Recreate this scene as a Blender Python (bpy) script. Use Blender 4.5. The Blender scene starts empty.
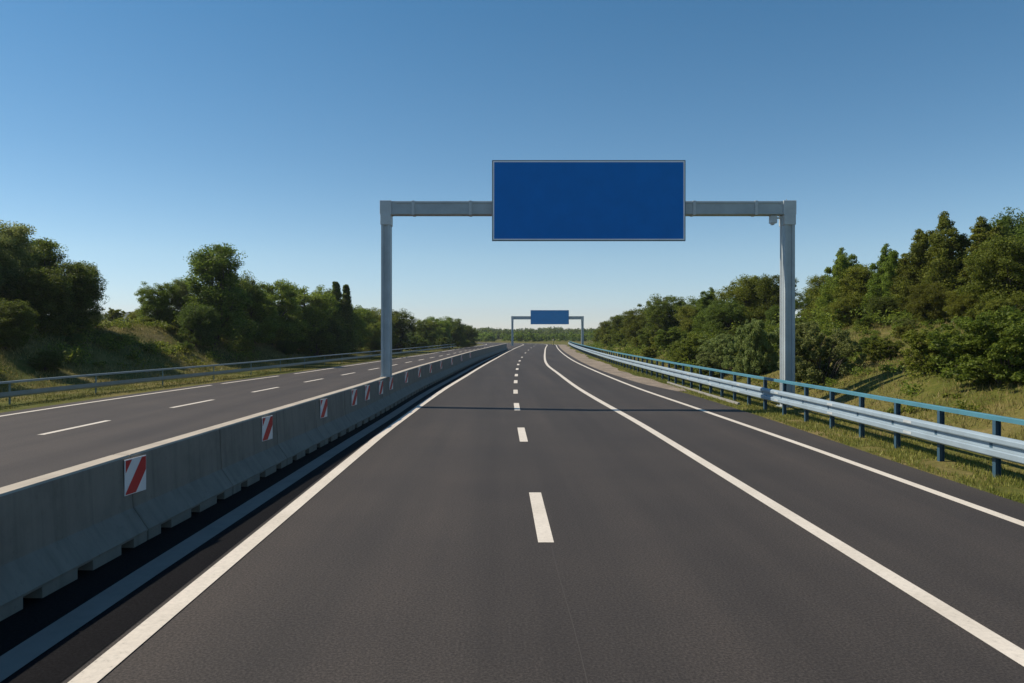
import bpy, math, random
import numpy as np
from mathutils import Vector, noise

random.seed(11)
rng = np.random.default_rng(11)
scene = bpy.context.scene
C = scene.collection

F, CX, HY, EYE = 760.0, 500.0, 335.0, 2.5     # how the place was surveyed from the photograph

# ------------------------------------------------------------------ helpers
def hermite(pts):
    xs = [p[0] for p in pts]; ys = [p[1] for p in pts]; n = len(pts)
    d = [(ys[i+1]-ys[i])/(xs[i+1]-xs[i]) for i in range(n-1)]
    m = [d[0]] + [0 if d[i-1]*d[i] <= 0 else 2*d[i-1]*d[i]/(d[i-1]+d[i]) for i in range(1, n-1)] + [d[-1]]
    def f(x):
        if x <= xs[0]: return ys[0]
        if x >= xs[-1]: return ys[-1]
        for i in range(n-1):
            if x <= xs[i+1]: break
        h = xs[i+1]-xs[i]; t = (x-xs[i])/h
        return ((2*t**3-3*t*t+1)*ys[i] + (t**3-2*t*t+t)*h*m[i] + (-2*t**3+3*t*t)*ys[i+1] + (t**3-t*t)*h*m[i+1])
    return f

cshift = hermite([(15, 0), (25, .02), (34, .14), (48, .48), (68, 1.12), (85, 1.9), (107, 3.05), (146, 5.4), (184, 8.0), (230, 11.0)])

# path of the road: straight, an easy right drift, then a left-hand bend past the far gantry
PATH = []
S_STEP = 1.0
def _build():
    y = -40.0
    while y < 186: 
        PATH.append((cshift(y), y)); y += S_STEP
    x, yy = PATH[-1]; h = math.atan2(PATH[-1][0]-PATH[-2][0], 1.0)
    R = 85.0
    for k in range(260):
        turn = min(1, k/18.0)
        if h > -math.pi/2*1.02: h -= S_STEP/R*turn
        x += math.sin(h)*S_STEP; yy += math.cos(h)*S_STEP
        PATH.append((x, yy))
_build()
def frame(s):
    i = (s+40.0)/S_STEP
    i = max(0, min(len(PATH)-2.001, i)); k = int(i); t = i-k
    a, b = PATH[k], PATH[k+1]
    a0 = PATH[max(0, k-2)]; b0 = PATH[min(len(PATH)-1, k+3)]
    tx, ty = b0[0]-a0[0], b0[1]-a0[1]; L = math.hypot(tx, ty); tx /= L; ty /= L
    return (a[0]+(b[0]-a[0])*t, a[1]+(b[1]-a[1])*t, tx, ty)
def P(s, u, z=0.0):
    x, y, tx, ty = frame(s)
    return (x+u*ty, y-u*tx, z)

u_ledge  = hermite([(0, -3.0), (18, -2.98), (25, -2.87), (34, -2.74), (48, -2.47), (82, -2.12), (184, -2.6)])
u_solid  = hermite([(0, 4.08), (20, 3.95), (36, 3.5), (50, 3.25), (64, 3.0), (115, 3.3), (184, 3.4)])
u_redge  = hermite([(0, 6.95), (14, 6.9), (25, 6.7), (36, 6.3), (53, 6.0), (86, 5.7), (190, 5.6)])
u_asph   = hermite([(0, 7.7), (12, 7.75), (25, 8.0), (32, 7.9), (40, 7.0), (60, 6.4), (190, 6.1)])
u_barr   = hermite([(0, -4.72), (7, -4.66), (11, -4.52), (16, -4.33), (25, -4.04), (33, -4.0), (44, -3.84), (70, -3.62), (105, -3.45), (190, -3.4)])
u_ldash  = hermite([(0, -11.6), (20, -11.5), (34, -10.9), (50, -10.2), (65, -9.7), (100, -9.2), (190, -9.0)])
u_lout   = hermite([(0, -15.6), (23, -15.4), (40, -14.4), (51, -13.6), (105, -12.0), (160, -12.2)])
u_lrail  = hermite([(0, -18.3), (27, -17.9), (45, -16.3), (81, -14.8), (110, -14.1), (160, -14.0)])
u_rrail  = hermite([(0, 8.85), (13, 8.82), (22, 8.95), (60, 8.8), (158, 8.7)])

# ------------------------------------------------------------------ terrain height
def sstep(a, b, x):
    t = max(0, min(1, (x-a)/(b-a))); return t*t*(3-2*t)
prof_r = hermite([(0, 0), (.7, .0), (1.7, .18), (5, 1.35), (9, 2.6), (15, 3.6), (31, 4.1), (70, 4.3)])
prof_l = hermite([(0, 0), (2.2, .0), (5.5, .5), (8, 1.65), (10.5, 2.85), (14, 3.35), (30, 3.8), (70, 4.2)])
BASE = -.03
def ground_z(x, y):
    c = cshift(y) if y < 230 else 11.0
    u = x-c
    fr = 1-sstep(70, 185, y)*1.0
    fl = 1-sstep(75, 180, y)*1.0
    z = BASE
    if u > 9.0:
        d = u-9.0
        n = noise.noise(Vector((x*.13, y*.11, 3)))*.7 + noise.noise(Vector((x*.45, y*.4, 7)))*.22
        z += fr*prof_r(d) + n*sstep(1.5, 7, d)*(.35+.65*fr)
    ul = u_lrail(min(y, 190))-.4
    if u < ul:
        d = ul-u
        n = noise.noise(Vector((x*.11, y*.09, 13)))*.8 + noise.noise(Vector((x*.4, y*.35, 17)))*.22
        z += fl*prof_l(d) + n*sstep(2, 8, d)*(.3+.7*fl)
    if y > 230: 
        z = z*1.0
    return z

# ------------------------------------------------------------------ materials
def mat(name):
    m = bpy.data.materials.new(name); m.use_nodes = True
    nt = m.node_tree
    return m, nt, nt.nodes['Principled BSDF']
def N(nt, t, **kw):
    n = nt.nodes.new(t)
    for k, v in kw.items():
        if k == 'inp':
            for a, b in v.items(): n.inputs[a].default_value = b
        else: setattr(n, k, v)
    return n
def ramp(nt, stops):
    r = nt.nodes.new('ShaderNodeValToRGB'); el = r.color_ramp.elements
    while len(el) < len(stops): el.new(.5)
    for e, (p, c) in zip(el, stops):
        e.position = p; e.color = (*c, 1) if len(c) == 3 else c
    return r
def tex_coords(nt, scale=(1, 1, 1), kind='Object'):
    tc = N(nt, 'ShaderNodeTexCoord'); mp = N(nt, 'ShaderNodeMapping'); mp.inputs['Scale'].default_value = scale
    nt.links.new(tc.outputs[kind], mp.inputs['Vector']); return mp
def noise_n(nt, vec, scale, detail=4, rough=.6):
    n = N(nt, 'ShaderNodeTexNoise'); n.inputs['Scale'].default_value = scale
    n.inputs['Detail'].default_value = detail; n.inputs['Roughness'].default_value = rough
    nt.links.new(vec.outputs[0], n.inputs['Vector']); return n
def mix(nt, a, b, fac, mode='MIX'):
    m = N(nt, 'ShaderNodeMix'); m.data_type = 'RGBA'; m.blend_type = mode
    for i, v in ((0, fac), (6, a), (7, b)):
        if hasattr(v, 'outputs') : nt.links.new(v.outputs[2] if v.bl_idname == 'ShaderNodeMix' else v.outputs[0], m.inputs[i])
        elif hasattr(v, 'is_linked'): nt.links.new(v, m.inputs[i])
        else: m.inputs[i].default_value = v if i == 0 else (*v, 1)
    return m
def lk(nt, m, sock): nt.links.new(m.outputs[2] if m.bl_idname == 'ShaderNodeMix' else m.outputs[0], sock)
def bump(nt, h, bsdf, strength=.3, dist=.01):
    b = N(nt, 'ShaderNodeBump'); b.inputs['Strength'].default_value = strength; b.inputs['Distance'].default_value = dist
    nt.links.new(h.outputs[0], b.inputs['Height']); nt.links.new(b.outputs[0], bsdf.inputs['Normal'])

def asphalt(name, base, seed=0):
    m, nt, b = mat(name)
    v = tex_coords(nt); v.inputs['Location'].default_value = (seed, seed*2, 0)
    vl = tex_coords(nt, (1.0, .035, 1)); vl.inputs['Location'].default_value = (seed, 0, 0)
    g = noise_n(nt, v, 42, 5, .8)
    gr = ramp(nt, [(.38, tuple(x*.5 for x in base)), (.5, base), (.62, tuple(x*1.65 for x in base))])
    nt.links.new(g.outputs[0], gr.inputs[0])
    bn = noise_n(nt, vl, .9, 4, .55)
    br = ramp(nt, [(.3, (.74, .74, .76)), (.5, (.97, .97, .97)), (.72, (1.24, 1.20, 1.17))])
    nt.links.new(bn.outputs[0], br.inputs[0])
    pn = noise_n(nt, v, .35, 5, .6)
    pr = ramp(nt, [(.3, (.88, .88, .9)), (.7, (1.12, 1.1, 1.08))]); nt.links.new(pn.outputs[0], pr.inputs[0])
    c = mix(nt, mix(nt, gr, br, 1.0, 'MULTIPLY'), pr, 1.0, 'MULTIPLY')
    lk(nt, c, b.inputs['Base Color'])
    b.inputs['Roughness'].default_value = .82
    b.inputs['Specular IOR Level'].default_value = .3
    bump(nt, g, b, .35, .006)
    return m
M = {}
M['asphalt'] = asphalt('asphalt', (.042, .0365, .0325))
M['asphalt_old'] = asphalt('asphalt_old', (.053, .0455, .0405), 31)
M['asphalt_shade'] = asphalt('asphalt_shade', (.008, .008, .009), 57)  # near-black asphalt, barrier shade put into the colour
M['asphalt_shade'].node_tree.nodes['Principled BSDF'].inputs['Specular IOR Level'].default_value = .05

def paint(name, col, wear=.5):
    m, nt, b = mat(name)
    v = tex_coords(nt); n = noise_n(nt, v, 18, 6, .75); n2 = noise_n(nt, v, .8, 3)
    r = ramp(nt, [(.28, tuple(x*.5 for x in col)), (.40, tuple(x*.88 for x in col)), (.6, col)])
    nt.links.new(n.outputs[0], r.inputs[0])
    r2 = ramp(nt, [(.3, (.88, .87, .85)), (.7, (1.03, 1.03, 1.03))]); nt.links.new(n2.outputs[0], r2.inputs[0])
    lk(nt, mix(nt, r, r2, 1, 'MULTIPLY'), b.inputs['Base Color'])
    b.inputs['Roughness'].default_value = .6; bump(nt, n, b, .2, .003)
    return m
M['paint'] = paint('road_paint', (.68, .62, .53))

def concrete(name, base, streak=True):
    m, nt, b = mat(name)
    v = tex_coords(nt); oi = N(nt, 'ShaderNodeObjectInfo')
    vm = N(nt, 'ShaderNodeVectorMath', operation='ADD')
    nt.links.new(v.outputs[0], vm.inputs[0])
    sc = N(nt, 'ShaderNodeVectorMath', operation='SCALE'); sc.inputs['Scale'].default_value = 40
    cmb = N(nt, 'ShaderNodeCombineXYZ'); nt.links.new(oi.outputs['Random'], cmb.inputs[1])
    nt.links.new(cmb.outputs[0], sc.inputs[0]); nt.links.new(sc.outputs[0], vm.inputs[1])
    n1 = noise_n(nt, vm, 2.2, 6, .65)
    r1 = ramp(nt, [(.25, tuple(x*.78 for x in base)), (.5, base), (.75, tuple(x*1.12 for x in base))])
    nt.links.new(n1.outputs[0], r1.inputs[0]); c = r1
    if streak:
        mp = N(nt, 'ShaderNodeMapping'); mp.inputs['Scale'].default_value = (.4, 5, .25)
        nt.links.new(vm.outputs[0], mp.inputs[0])
        n2 = noise_n(nt, mp, 1.6, 4, .6)
        r2 = ramp(nt, [(.3, (.62, .64, .62)), (.48, (.95, .95, .95)), (.7, (1.06, 1.06, 1.06))]); nt.links.new(n2.outputs[0], r2.inputs[0])
        c = mix(nt, c, r2, .55, 'MULTIPLY')
        n4 = noise_n(nt, vm, 9, 4, .7)
        r4 = ramp(nt, [(.6, (0, 0, 0)), (.75, (.5, .5, .5))]); nt.links.new(n4.outputs[0], r4.inputs[0])
        c = mix(nt, c, (.10, .075, .05), r4)
    lk(nt, c, b.inputs['Base Color']); b.inputs['Roughness'].default_value = .85
    n3 = noise_n(nt, vm, 40, 4, .7); bump(nt, n3, b, .25, .006)
    return m
M['concrete'] = concrete('barrier_concrete', (.205, .188, .155))
M['sunlit_top'] = concrete('sunlit_top_concrete', (.40, .35, .28), False)  # barrier concrete made lighter, sunlight on the top painted in
M['gutter'] = concrete('gutter_concrete', (.19, .17, .148), False)
M['kerb'] = concrete('kerb_concrete', (.26, .25, .23), False)

def metal(name, col, rough=.45, metallic=.0, var=.12, dirt=(.12, .1, .08)):
    m, nt, b = mat(name)
    v = tex_coords(nt); n = noise_n(nt, v, 1.7, 5, .65); n2 = noise_n(nt, v, 14, 5, .7)
    r = ramp(nt, [(.3, tuple(x*(1-var) for x in col)), (.7, tuple(min(1, x*(1+var)) for x in col))]); nt.links.new(n.outputs[0], r.inputs[0])
    r2 = ramp(nt, [(.6, (0, 0, 0)), (.78, (.45, .45, .45))]); nt.links.new(n2.outputs[0], r2.inputs[0])
    lk(nt, mix(nt, r, dirt, r2), b.inputs['Base Color'])
    b.inputs['Roughness'].default_value = rough; b.inputs['Metallic'].default_value = metallic
    return m
M['gantry'] = metal('gantry_galvanised', (.36, .41, .43), .5, .15)
M['gantry_light'] = metal('gantry_pale_coat', (.46, .50, .51), .5, .15)
M['beam'] = metal('guardrail_zinc', (.27, .345, .40), .55, .15)
M['railblue'] = metal('handrail_blue_paint', (.065, .20, .26), .5, .1)
M['postblue'] = metal('post_blue_paint', (.035, .085, .13), .5, .1)
M['leftrail'] = metal('aged_rail', (.24, .28, .29), .5, .3)
M['leftpost'] = metal('teal_post', (.10, .17, .17), .5, .1)
M['signblue'] = metal('sign_blue', (.0004, .165, .54), .38, .0, .06, (.0005, .13, .48))
M['signblue'].node_tree.nodes['Principled BSDF'].inputs['Specular IOR Level'].default_value = .15
M['signfar'] = metal('sign_pale_blue', (.004, .23, .55), .4, 0, .06, (.01, .2, .45))  # paler blue than the near sign
M['signwhite'] = metal('sign_white_border', (.90, .90, .90), .4, 0, .04)
M['signback'] = metal('sign_edge', (.13, .17, .20), .5, .4)
M['red'] = metal('reflective_red', (.50, .018, .022), .35, 0, .1, (.2, .03, .03))
M['white'] = metal('reflective_white', (.74, .73, .72), .35, 0, .06)
M['yellow'] = metal('marker_yellow', (.55, .45, .12), .5)

def ground_mat():
    m, nt, b = mat('grass_ground')
    v = tex_coords(nt)
    n = noise_n(nt, v, .16, 5, .62); n2 = noise_n(nt, v, 2.3, 6, .7); n3 = noise_n(nt, v, 22, 4, .7)
    r = ramp(nt, [(.3, (.045, .060, .010)), (.45, (.090, .098, .020)), (.58, (.150, .128, .040)), (.72, (.23, .175, .08))])
    ad = N(nt, 'ShaderNodeMath', operation='ADD'); m1 = N(nt, 'ShaderNodeMath', operation='MULTIPLY'); m1.inputs[1].default_value = .45
    sb = N(nt, 'ShaderNodeMath', operation='SUBTRACT'); sb.inputs[1].default_value = .5
    nt.links.new(n2.outputs[0], sb.inputs[0]); nt.links.new(sb.outputs[0], m1.inputs[0])
    nt.links.new(n.outputs[0], ad.inputs[0]); nt.links.new(m1.outputs[0], ad.inputs[1]); nt.links.new(ad.outputs[0], r.inputs[0])
    r3 = ramp(nt, [(.3, (.6, .6, .6)), (.7, (1.3, 1.3, 1.3))]); nt.links.new(n3.outputs[0], r3.inputs[0])
    lk(nt, mix(nt, r, r3, 1, 'MULTIPLY'), b.inputs['Base Color'])
    b.inputs['Roughness'].default_value = .95; b.inputs['Specular IOR Level'].default_value = .1
    bump(nt, n2, b, .6, .15)
    return m
M['ground'] = ground_mat()
def gravel_mat():
    m, nt, b = mat('dirt_shoulder')
    v = tex_coords(nt); n = noise_n(nt, v, 6, 7, .75); n2 = noise_n(nt, v, .5, 4)
    r = ramp(nt, [(.3, (.13, .105, .08)), (.55, (.27, .215, .16)), (.75, (.38, .31, .24))]); nt.links.new(n.outputs[0], r.inputs[0])
    r2 = ramp(nt, [(.35, (.62, .62, .6)), (.65, (1.1, 1.1, 1.1))]); nt.links.new(n2.outputs[0], r2.inputs[0])
    lk(nt, mix(nt, r, r2, 1, 'MULTIPLY'), b.inputs['Base Color']); b.inputs['Roughness'].default_value = .95
    bump(nt, n, b, .5, .03); return m
M['gravel'] = gravel_mat()
def leaf_mat(name, dark, light, trans=.56):
    m = bpy.data.materials.new(name); m.use_nodes = True; nt = m.node_tree
    b = nt.nodes['Principled BSDF']; out = nt.nodes['Material Output']
    g = N(nt, 'ShaderNodeNewGeometry'); oi = N(nt, 'ShaderNodeObjectInfo')
    r = ramp(nt, [(0, dark), (.55, tuple((a+c)/2 for a, c in zip(dark, light))), (1, light)])
    nt.links.new(g.outputs['Random Per Island'], r.inputs[0])
    hs = N(nt, 'ShaderNodeHueSaturation')
    mr = N(nt, 'ShaderNodeMapRange'); mr.inputs[3].default_value = .485; mr.inputs[4].default_value = .512
    mv = N(nt, 'ShaderNodeMapRange'); mv.inputs[3].default_value = .78; mv.inputs[4].default_value = 1.22
    w = N(nt, 'ShaderNodeMath', operation='FRACT'); ml = N(nt, 'ShaderNodeMath', operation='MULTIPLY'); ml.inputs[1].default_value = 7.3
    nt.links.new(oi.outputs['Random'], mr.inputs[0]); nt.links.new(oi.outputs['Random'], ml.inputs[0]); nt.links.new(ml.outputs[0], w.inputs[0]); nt.links.new(w.outputs[0], mv.inputs[0])
    nt.links.new(mr.outputs[0], hs.inputs['Hue']); nt.links.new(mv.outputs[0], hs.inputs['Value']); nt.links.new(r.outputs[0], hs.inputs['Color'])
    nt.links.new(hs.outputs[0], b.inputs['Base Color']); b.inputs['Roughness'].default_value = .55
    b.inputs['Specular IOR Level'].default_value = .25
    t = N(nt, 'ShaderNodeBsdfTranslucent'); nt.links.new(hs.outputs[0], t.inputs[0])
    ms = N(nt, 'ShaderNodeMixShader'); ms.inputs[0].default_value = trans
    nt.links.new(b.outputs[0], ms.inputs[1]); nt.links.new(t.outputs[0], ms.inputs[2]); nt.links.new(ms.outputs[0], out.inputs[0])
    return m
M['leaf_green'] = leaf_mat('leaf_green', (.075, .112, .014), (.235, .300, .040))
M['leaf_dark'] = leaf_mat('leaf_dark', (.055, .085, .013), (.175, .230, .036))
M['leaf_willow'] = leaf_mat('leaf_willow', (.11, .145, .036), (.29, .335, .10))
M['leaf_olive'] = leaf_mat('leaf_olive', (.080, .105, .012), (.245, .265, .036))
M['grass_fresh'] = leaf_mat('grass_fresh', (.075, .100, .014), (.27, .26, .055), .25)
M['grass_dry'] = leaf_mat('grass_dry', (.10, .098, .024), (.30, .235, .085), .25)
m, nt, b = mat('bark'); v = tex_coords(nt, (1, 1, .2)); n = noise_n(nt, v, 9, 5, .7)
r = ramp(nt, [(.3, (.03, .024, .018)), (.7, (.11, .09, .07))]); nt.links.new(n.outputs[0], r.inputs[0]); nt.links.new(r.outputs[0], b.inputs['Base Color']); b.inputs['Roughness'].default_value = .9
bump(nt, n, b, .5, .02); M['bark'] = m

# ------------------------------------------------------------------ mesh builders
class MB:
    def __init__(s): s.v = []; s.f = []; s.mi = []
    def add(s, vs, fs, mi=0):
        o = len(s.v); s.v += [tuple(x) for x in vs]; s.f += [tuple(o+i for i in f) for f in fs]; s.mi += [mi]*len(fs); return s
    def box(s, x0, x1, y0, y1, z0, z1, mi=0):
        vs = [(x, y, z) for z in (z0, z1) for y in (y0, y1) for x in (x0, x1)]
        return s.add(vs, [(0, 2, 3, 1), (4, 5, 7, 6), (0, 1, 5, 4), (2, 6, 7, 3), (0, 4, 6, 2), (1, 3, 7, 5)], mi)
    def tube(s, p, q, r0, r1, n=6):
        p = Vector(p); q = Vector(q); d = (q-p).normalized()
        a = d.orthogonal().normalized(); b = d.cross(a)
        vs = [p+(a*math.cos(2*math.pi*i/n)+b*math.sin(2*math.pi*i/n))*r0 for i in range(n)] + [q+(a*math.cos(2*math.pi*i/n)+b*math.sin(2*math.pi*i/n))*r1 for i in range(n)]
        fs = [(i, (i+1) % n, n+(i+1) % n, n+i) for i in range(n)]+[tuple(range(n-1, -1, -1)), tuple(range(n, 2*n))]
        return s.add(vs, fs)
    def sweep(s, prof, s0, s1, ufun, step, z=0, closed=True):
        """profile [(du, z)] carried along the road's path"""
        ss = []; a = s0
        while a < s1-1e-6: ss.append(a); a += step
        ss.append(s1); n = len(prof); vs = []; fs = []
        for q in ss:
            for (du, zz) in prof: vs.append(P(q, ufun(q)+du, zz+z))
        for k in range(len(ss)-1):
            for i in range(n if closed else n-1):
                j = (i+1) % n; fs.append((k*n+i, k*n+j, (k+1)*n+j, (k+1)*n+i))
        if closed: fs += [tuple(range(n-1, -1, -1)), tuple((len(ss)-1)*n+i for i in range(n))]
        return s.add(vs, fs)
    def mesh(s, name, mats):
        me = bpy.data.meshes.new(name); me.from_pydata(s.v, [], s.f)
        for m in (mats if isinstance(mats, (list, tuple)) else [mats]): me.materials.append(m)
        me.polygons.foreach_set('material_index', s.mi); me.update(); return me
    def build(s, name, mats, parent=None, bevel=0, fix=False):
        me = s.mesh(name, mats)
        if fix:
            import bmesh
            bm = bmesh.new(); bm.from_mesh(me); bmesh.ops.recalc_face_normals(bm, faces=bm.faces[:]); bm.to_mesh(me); bm.free()
        o = bpy.data.objects.new(name, me); C.objects.link(o); o.parent = parent
        if bevel:
            b = o.modifiers.new('bevel', 'BEVEL'); b.width = bevel; b.segments = 2; b.limit_method = 'ANGLE'
        return o
def tag(o, label=None, cat=None, group=None, kind=None):
    for k, v in (('label', label), ('category', cat), ('group', group), ('kind', kind)):
        if v: o[k] = v
    return o
def empty(name, loc, rz=0):
    o = bpy.data.objects.new(name, None); C.objects.link(o); o.location = loc; o.rotation_euler = (0, 0, rz); o.empty_display_size = .3
    return o
def copy_tree(root):
    c = root.copy(); C.objects.link(c)
    for k in list(root.children):
        d = k.copy(); C.objects.link(d); d.parent = c
        for g in list(k.children):
            e = g.copy(); C.objects.link(e); e.parent = d
    return c
def quads_mesh(name, V, m, tri=False):
    """V: (n,4,3) or (n,3,3) loose faces"""
    n, k, _ = V.shape
    me = bpy.data.meshes.new(name); me.vertices.add(n*k); me.loops.add(n*k); me.polygons.add(n)
    me.vertices.foreach_set('co', V.reshape(-1).astype(np.float32))
    me.loops.foreach_set('vertex_index', np.arange(n*k, dtype=np.int32))
    me.polygons.foreach_set('loop_start', np.arange(0, n*k, k, dtype=np.int32))
    me.polygons.foreach_set('loop_total', np.full(n, k, dtype=np.int32))
    me.materials.append(m); me.update(calc_edges=True); me.validate(); return me

# ------------------------------------------------------------------ ground
def build_ground():
    us = [-1580, -1200, -800, -450, -260, -160, -110, -80, -62, -50]
    u = -44.0
    while u < -13: us.append(u); u += .75
    us += [-13, 0, 8.6]
    u = 9.0
    while u < 36: us.append(u); u += .7
    us += [40, 46, 54, 66, 84, 120, 180, 280, 450, 800, 1200, 1580]
    ys = [-60, -40, -25, -12]; y = -6.0
    while y < 90: ys.append(y); y += .8
    while y < 200: ys.append(y); y += 2.2
    ys += [206, 215, 230, 250, 280, 320, 380, 460, 560, 700, 900, 1200, 1600]
    vs = []; fs = []
    for yy in ys:
        c = cshift(min(yy, 230))
        for uu in us:
            x = c+uu; vs.append((x, yy, ground_z(x, yy)))
    n = len(us)
    for j in range(len(ys)-1):
        for i in range(n-1): fs.append((j*n+i, j*n+i+1, (j+1)*n+i+1, (j+1)*n+i))
    mb = MB(); mb.add(vs, fs); o = mb.build('ground', M['ground']); 
    o.data.polygons.foreach_set('use_smooth', [True]*len(fs))
    tag(o, kind='structure')
build_ground()

# distant wooded hills
mb = MB(); vs = []; fs = []
hx = [-1500+i*22 for i in range(150)]
for j, dy in enumerate((0, 60, 140, 240)):
    for x in hx:
        amp = 1.0 if x < -80 else .55
        top = 14+22*math.exp(-((x+470)/170)**2)+9*math.exp(-((x+900)/200)**2)+5*noise.noise(Vector((x*.006, 1, 0)))+2.5*noise.noise(Vector((x*.05, 3, dy)))
        top = max(2, top)
        if x > -150: top = 5+3.0*noise.noise(Vector((x*.012, 5, 0)))+1.6*noise.noise(Vector((x*.06, 8, dy)))
        vs.append((x, 930+dy, BASE-2 if j in (0, 3) else (top*.85 if j == 1 else top)))
n = len(hx)
for j in range(3):
    for i in range(n-1): fs.append((j*n+i, j*n+i+1, (j+1)*n+i+1, (j+1)*n+i))
m, nt, b = mat('distant_woods'); v = tex_coords(nt); nn = noise_n(nt, v, .08, 6, .7)
r = ramp(nt, [(.35, (.02, .032, .012)), (.65, (.05, .065, .025))]); nt.links.new(nn.outputs[0], r.inputs[0]); nt.links.new(r.outputs[0], b.inputs['Base Color']); b.inputs['Roughness'].default_value = .95
mb.add(vs, fs); tag(mb.build('hills', m), kind='structure')

# ------------------------------------------------------------------ roads and markings
def ribbon(name, ua, ub, s0, s1, z, m, step=2.0, kind='structure', cross=1):
    mb = MB(); ss = []; a = s0
    while a < s1-1e-6: ss.append(a); a += step
    ss.append(s1); vs = []; fs = []; k = cross+1
    for q in ss:
        A, B = ua(q), ub(q)
        for i in range(k): vs.append(P(q, A+(B-A)*i/cross, z))
    for j in range(len(ss)-1):
        for i in range(cross): fs.append((j*k+i, j*k+i+1, (j+1)*k+i+1, (j+1)*k+i))
    mb.add(vs, fs); o = mb.build(name, m); tag(o, kind=kind); return o
S1 = 400
ribbon('road', lambda s: u_barr(s), u_asph, -30, S1, 0.0, M['asphalt'])
ribbon('road', lambda s: u_lout(s)-.7, lambda s: u_barr(s), -30, S1, 0.0, M['asphalt_old'])
ribbon('shoulder', lambda s: u_asph(s), lambda s: 8.1+.25*math.sin(s*.21)+.12*math.sin(s*.9), 34, 200, -.008, M['gravel'], 1.0)
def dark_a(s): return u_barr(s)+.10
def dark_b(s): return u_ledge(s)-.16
ribbon('painted_shade_strip', dark_a, dark_b, -10, 130, .004, M['asphalt_shade'])  # barrier shadow painted on the road, out to the edge line
gut = lambda s: (u_barr(s)+.34+dark_b(s))/2+.02
ribbon('gutter', lambda s: gut(s)-.145, lambda s: gut(s)+.145, -10, 130, .012, M['gutter'])
w = .105
ribbon('edge_line', lambda s: u_ledge(s)-w, lambda s: u_ledge(s)+w, -10, 330, .008, M['paint'], 1.0)
ribbon('edge_line', lambda s: u_redge(s)-w*.85, lambda s: u_redge(s)+w*.85, -10, 330, .004, M['paint'], 1.0)
ribbon('lane_line', lambda s: u_solid(s)-w, lambda s: u_solid(s)+w, -10, 330, .004, M['paint'], 1.0)
mb = MB()
for a, b_ in [(1.6, 4.3), (9.15, 12.05), (17.8, 20.5), (25.2, 27.9), (32.4, 34.7), (39.4, 42.0), (46.0, 48.7), (54.5, 57.2), (63, 65.8), (72, 75), (84, 87), (104, 108), (124, 128), (146, 150), (168, 172), (190, 194), (212, 216), (234, 238)]:
    for (q0, q1) in ((a, b_),):
        mb.add([P(q0, .46, .004), P(q0, .65, .004), P(q1, .65, .004), P(q1, .46, .004)], [(0, 1, 2, 3)])
tag(mb.build('dashed_lane_line', M['paint']), kind='structure')
mb = MB()
y = -2.0
while y < 180:
    L = 3.2; u0 = u_ldash(y); u1 = u_ldash(y+L)
    mb.add([P(y, u0-.09, .004), P(y, u0+.09, .004), P(y+L, u1+.09, .004), P(y+L, u1-.09, .004)], [(0, 1, 2, 3)]); y += 7.0
tag(mb.build('dashed_lane_line', M['paint']), kind='structure')
# worn outer line of the far carriageway: long strokes with short gaps
mb = MB()
for a, b_ in [(-10, 37.5), (38.6, 46), (48.5, 150), (151, 330)]:
    q = a
    while q < b_:
        q2 = min(b_, q+2); A, B = u_lout(q), u_lout(q2)
        mb.add([P(q, A-.09, .004), P(q, A+.09, .004), P(q2, B+.09, .004), P(q2, B-.09, .004)], [(0, 1, 2, 3)]); q = q2
tag(mb.build('edge_line', M['paint']), kind='structure')
# paving seam in the middle of the road
mb = MB(); q = 0
while q < 9:
    o1 = .62+.012*math.sin(q*1.3); o2 = .62+.012*math.sin((q+.5)*1.3); t = .004
    if not any(a-.1 < q < b_+.1 for a, b_ in ((9.1, 12.1), (17.8, 20.5), (25.2, 27.9), (32.4, 34.7))) :
        mb.add([P(q, o1-t, .002), P(q, o1+t, .002), P(q+.5, o2+t, .002), P(q+.5, o2-t, .002)], [(0, 1, 2, 3)])
    q += .5
m, nt, b = mat('seam_dust'); b.inputs['Base Color'].default_value = (.050, .044, .040, 1); b.inputs['Roughness'].default_value = .9
tag(mb.build('paving_seam', m), kind='structure')
# low kerb in the verge beside the guardrail
mb = MB(); mb.sweep([(-.05, -.02), (-.045, .06), (.03, .06), (.05, -.02)], 27.5, 40, lambda s: u_rrail(s)-.36, 1.0)
tag(mb.build('kerb', M['kerb'], fix=True), kind='structure')

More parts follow.
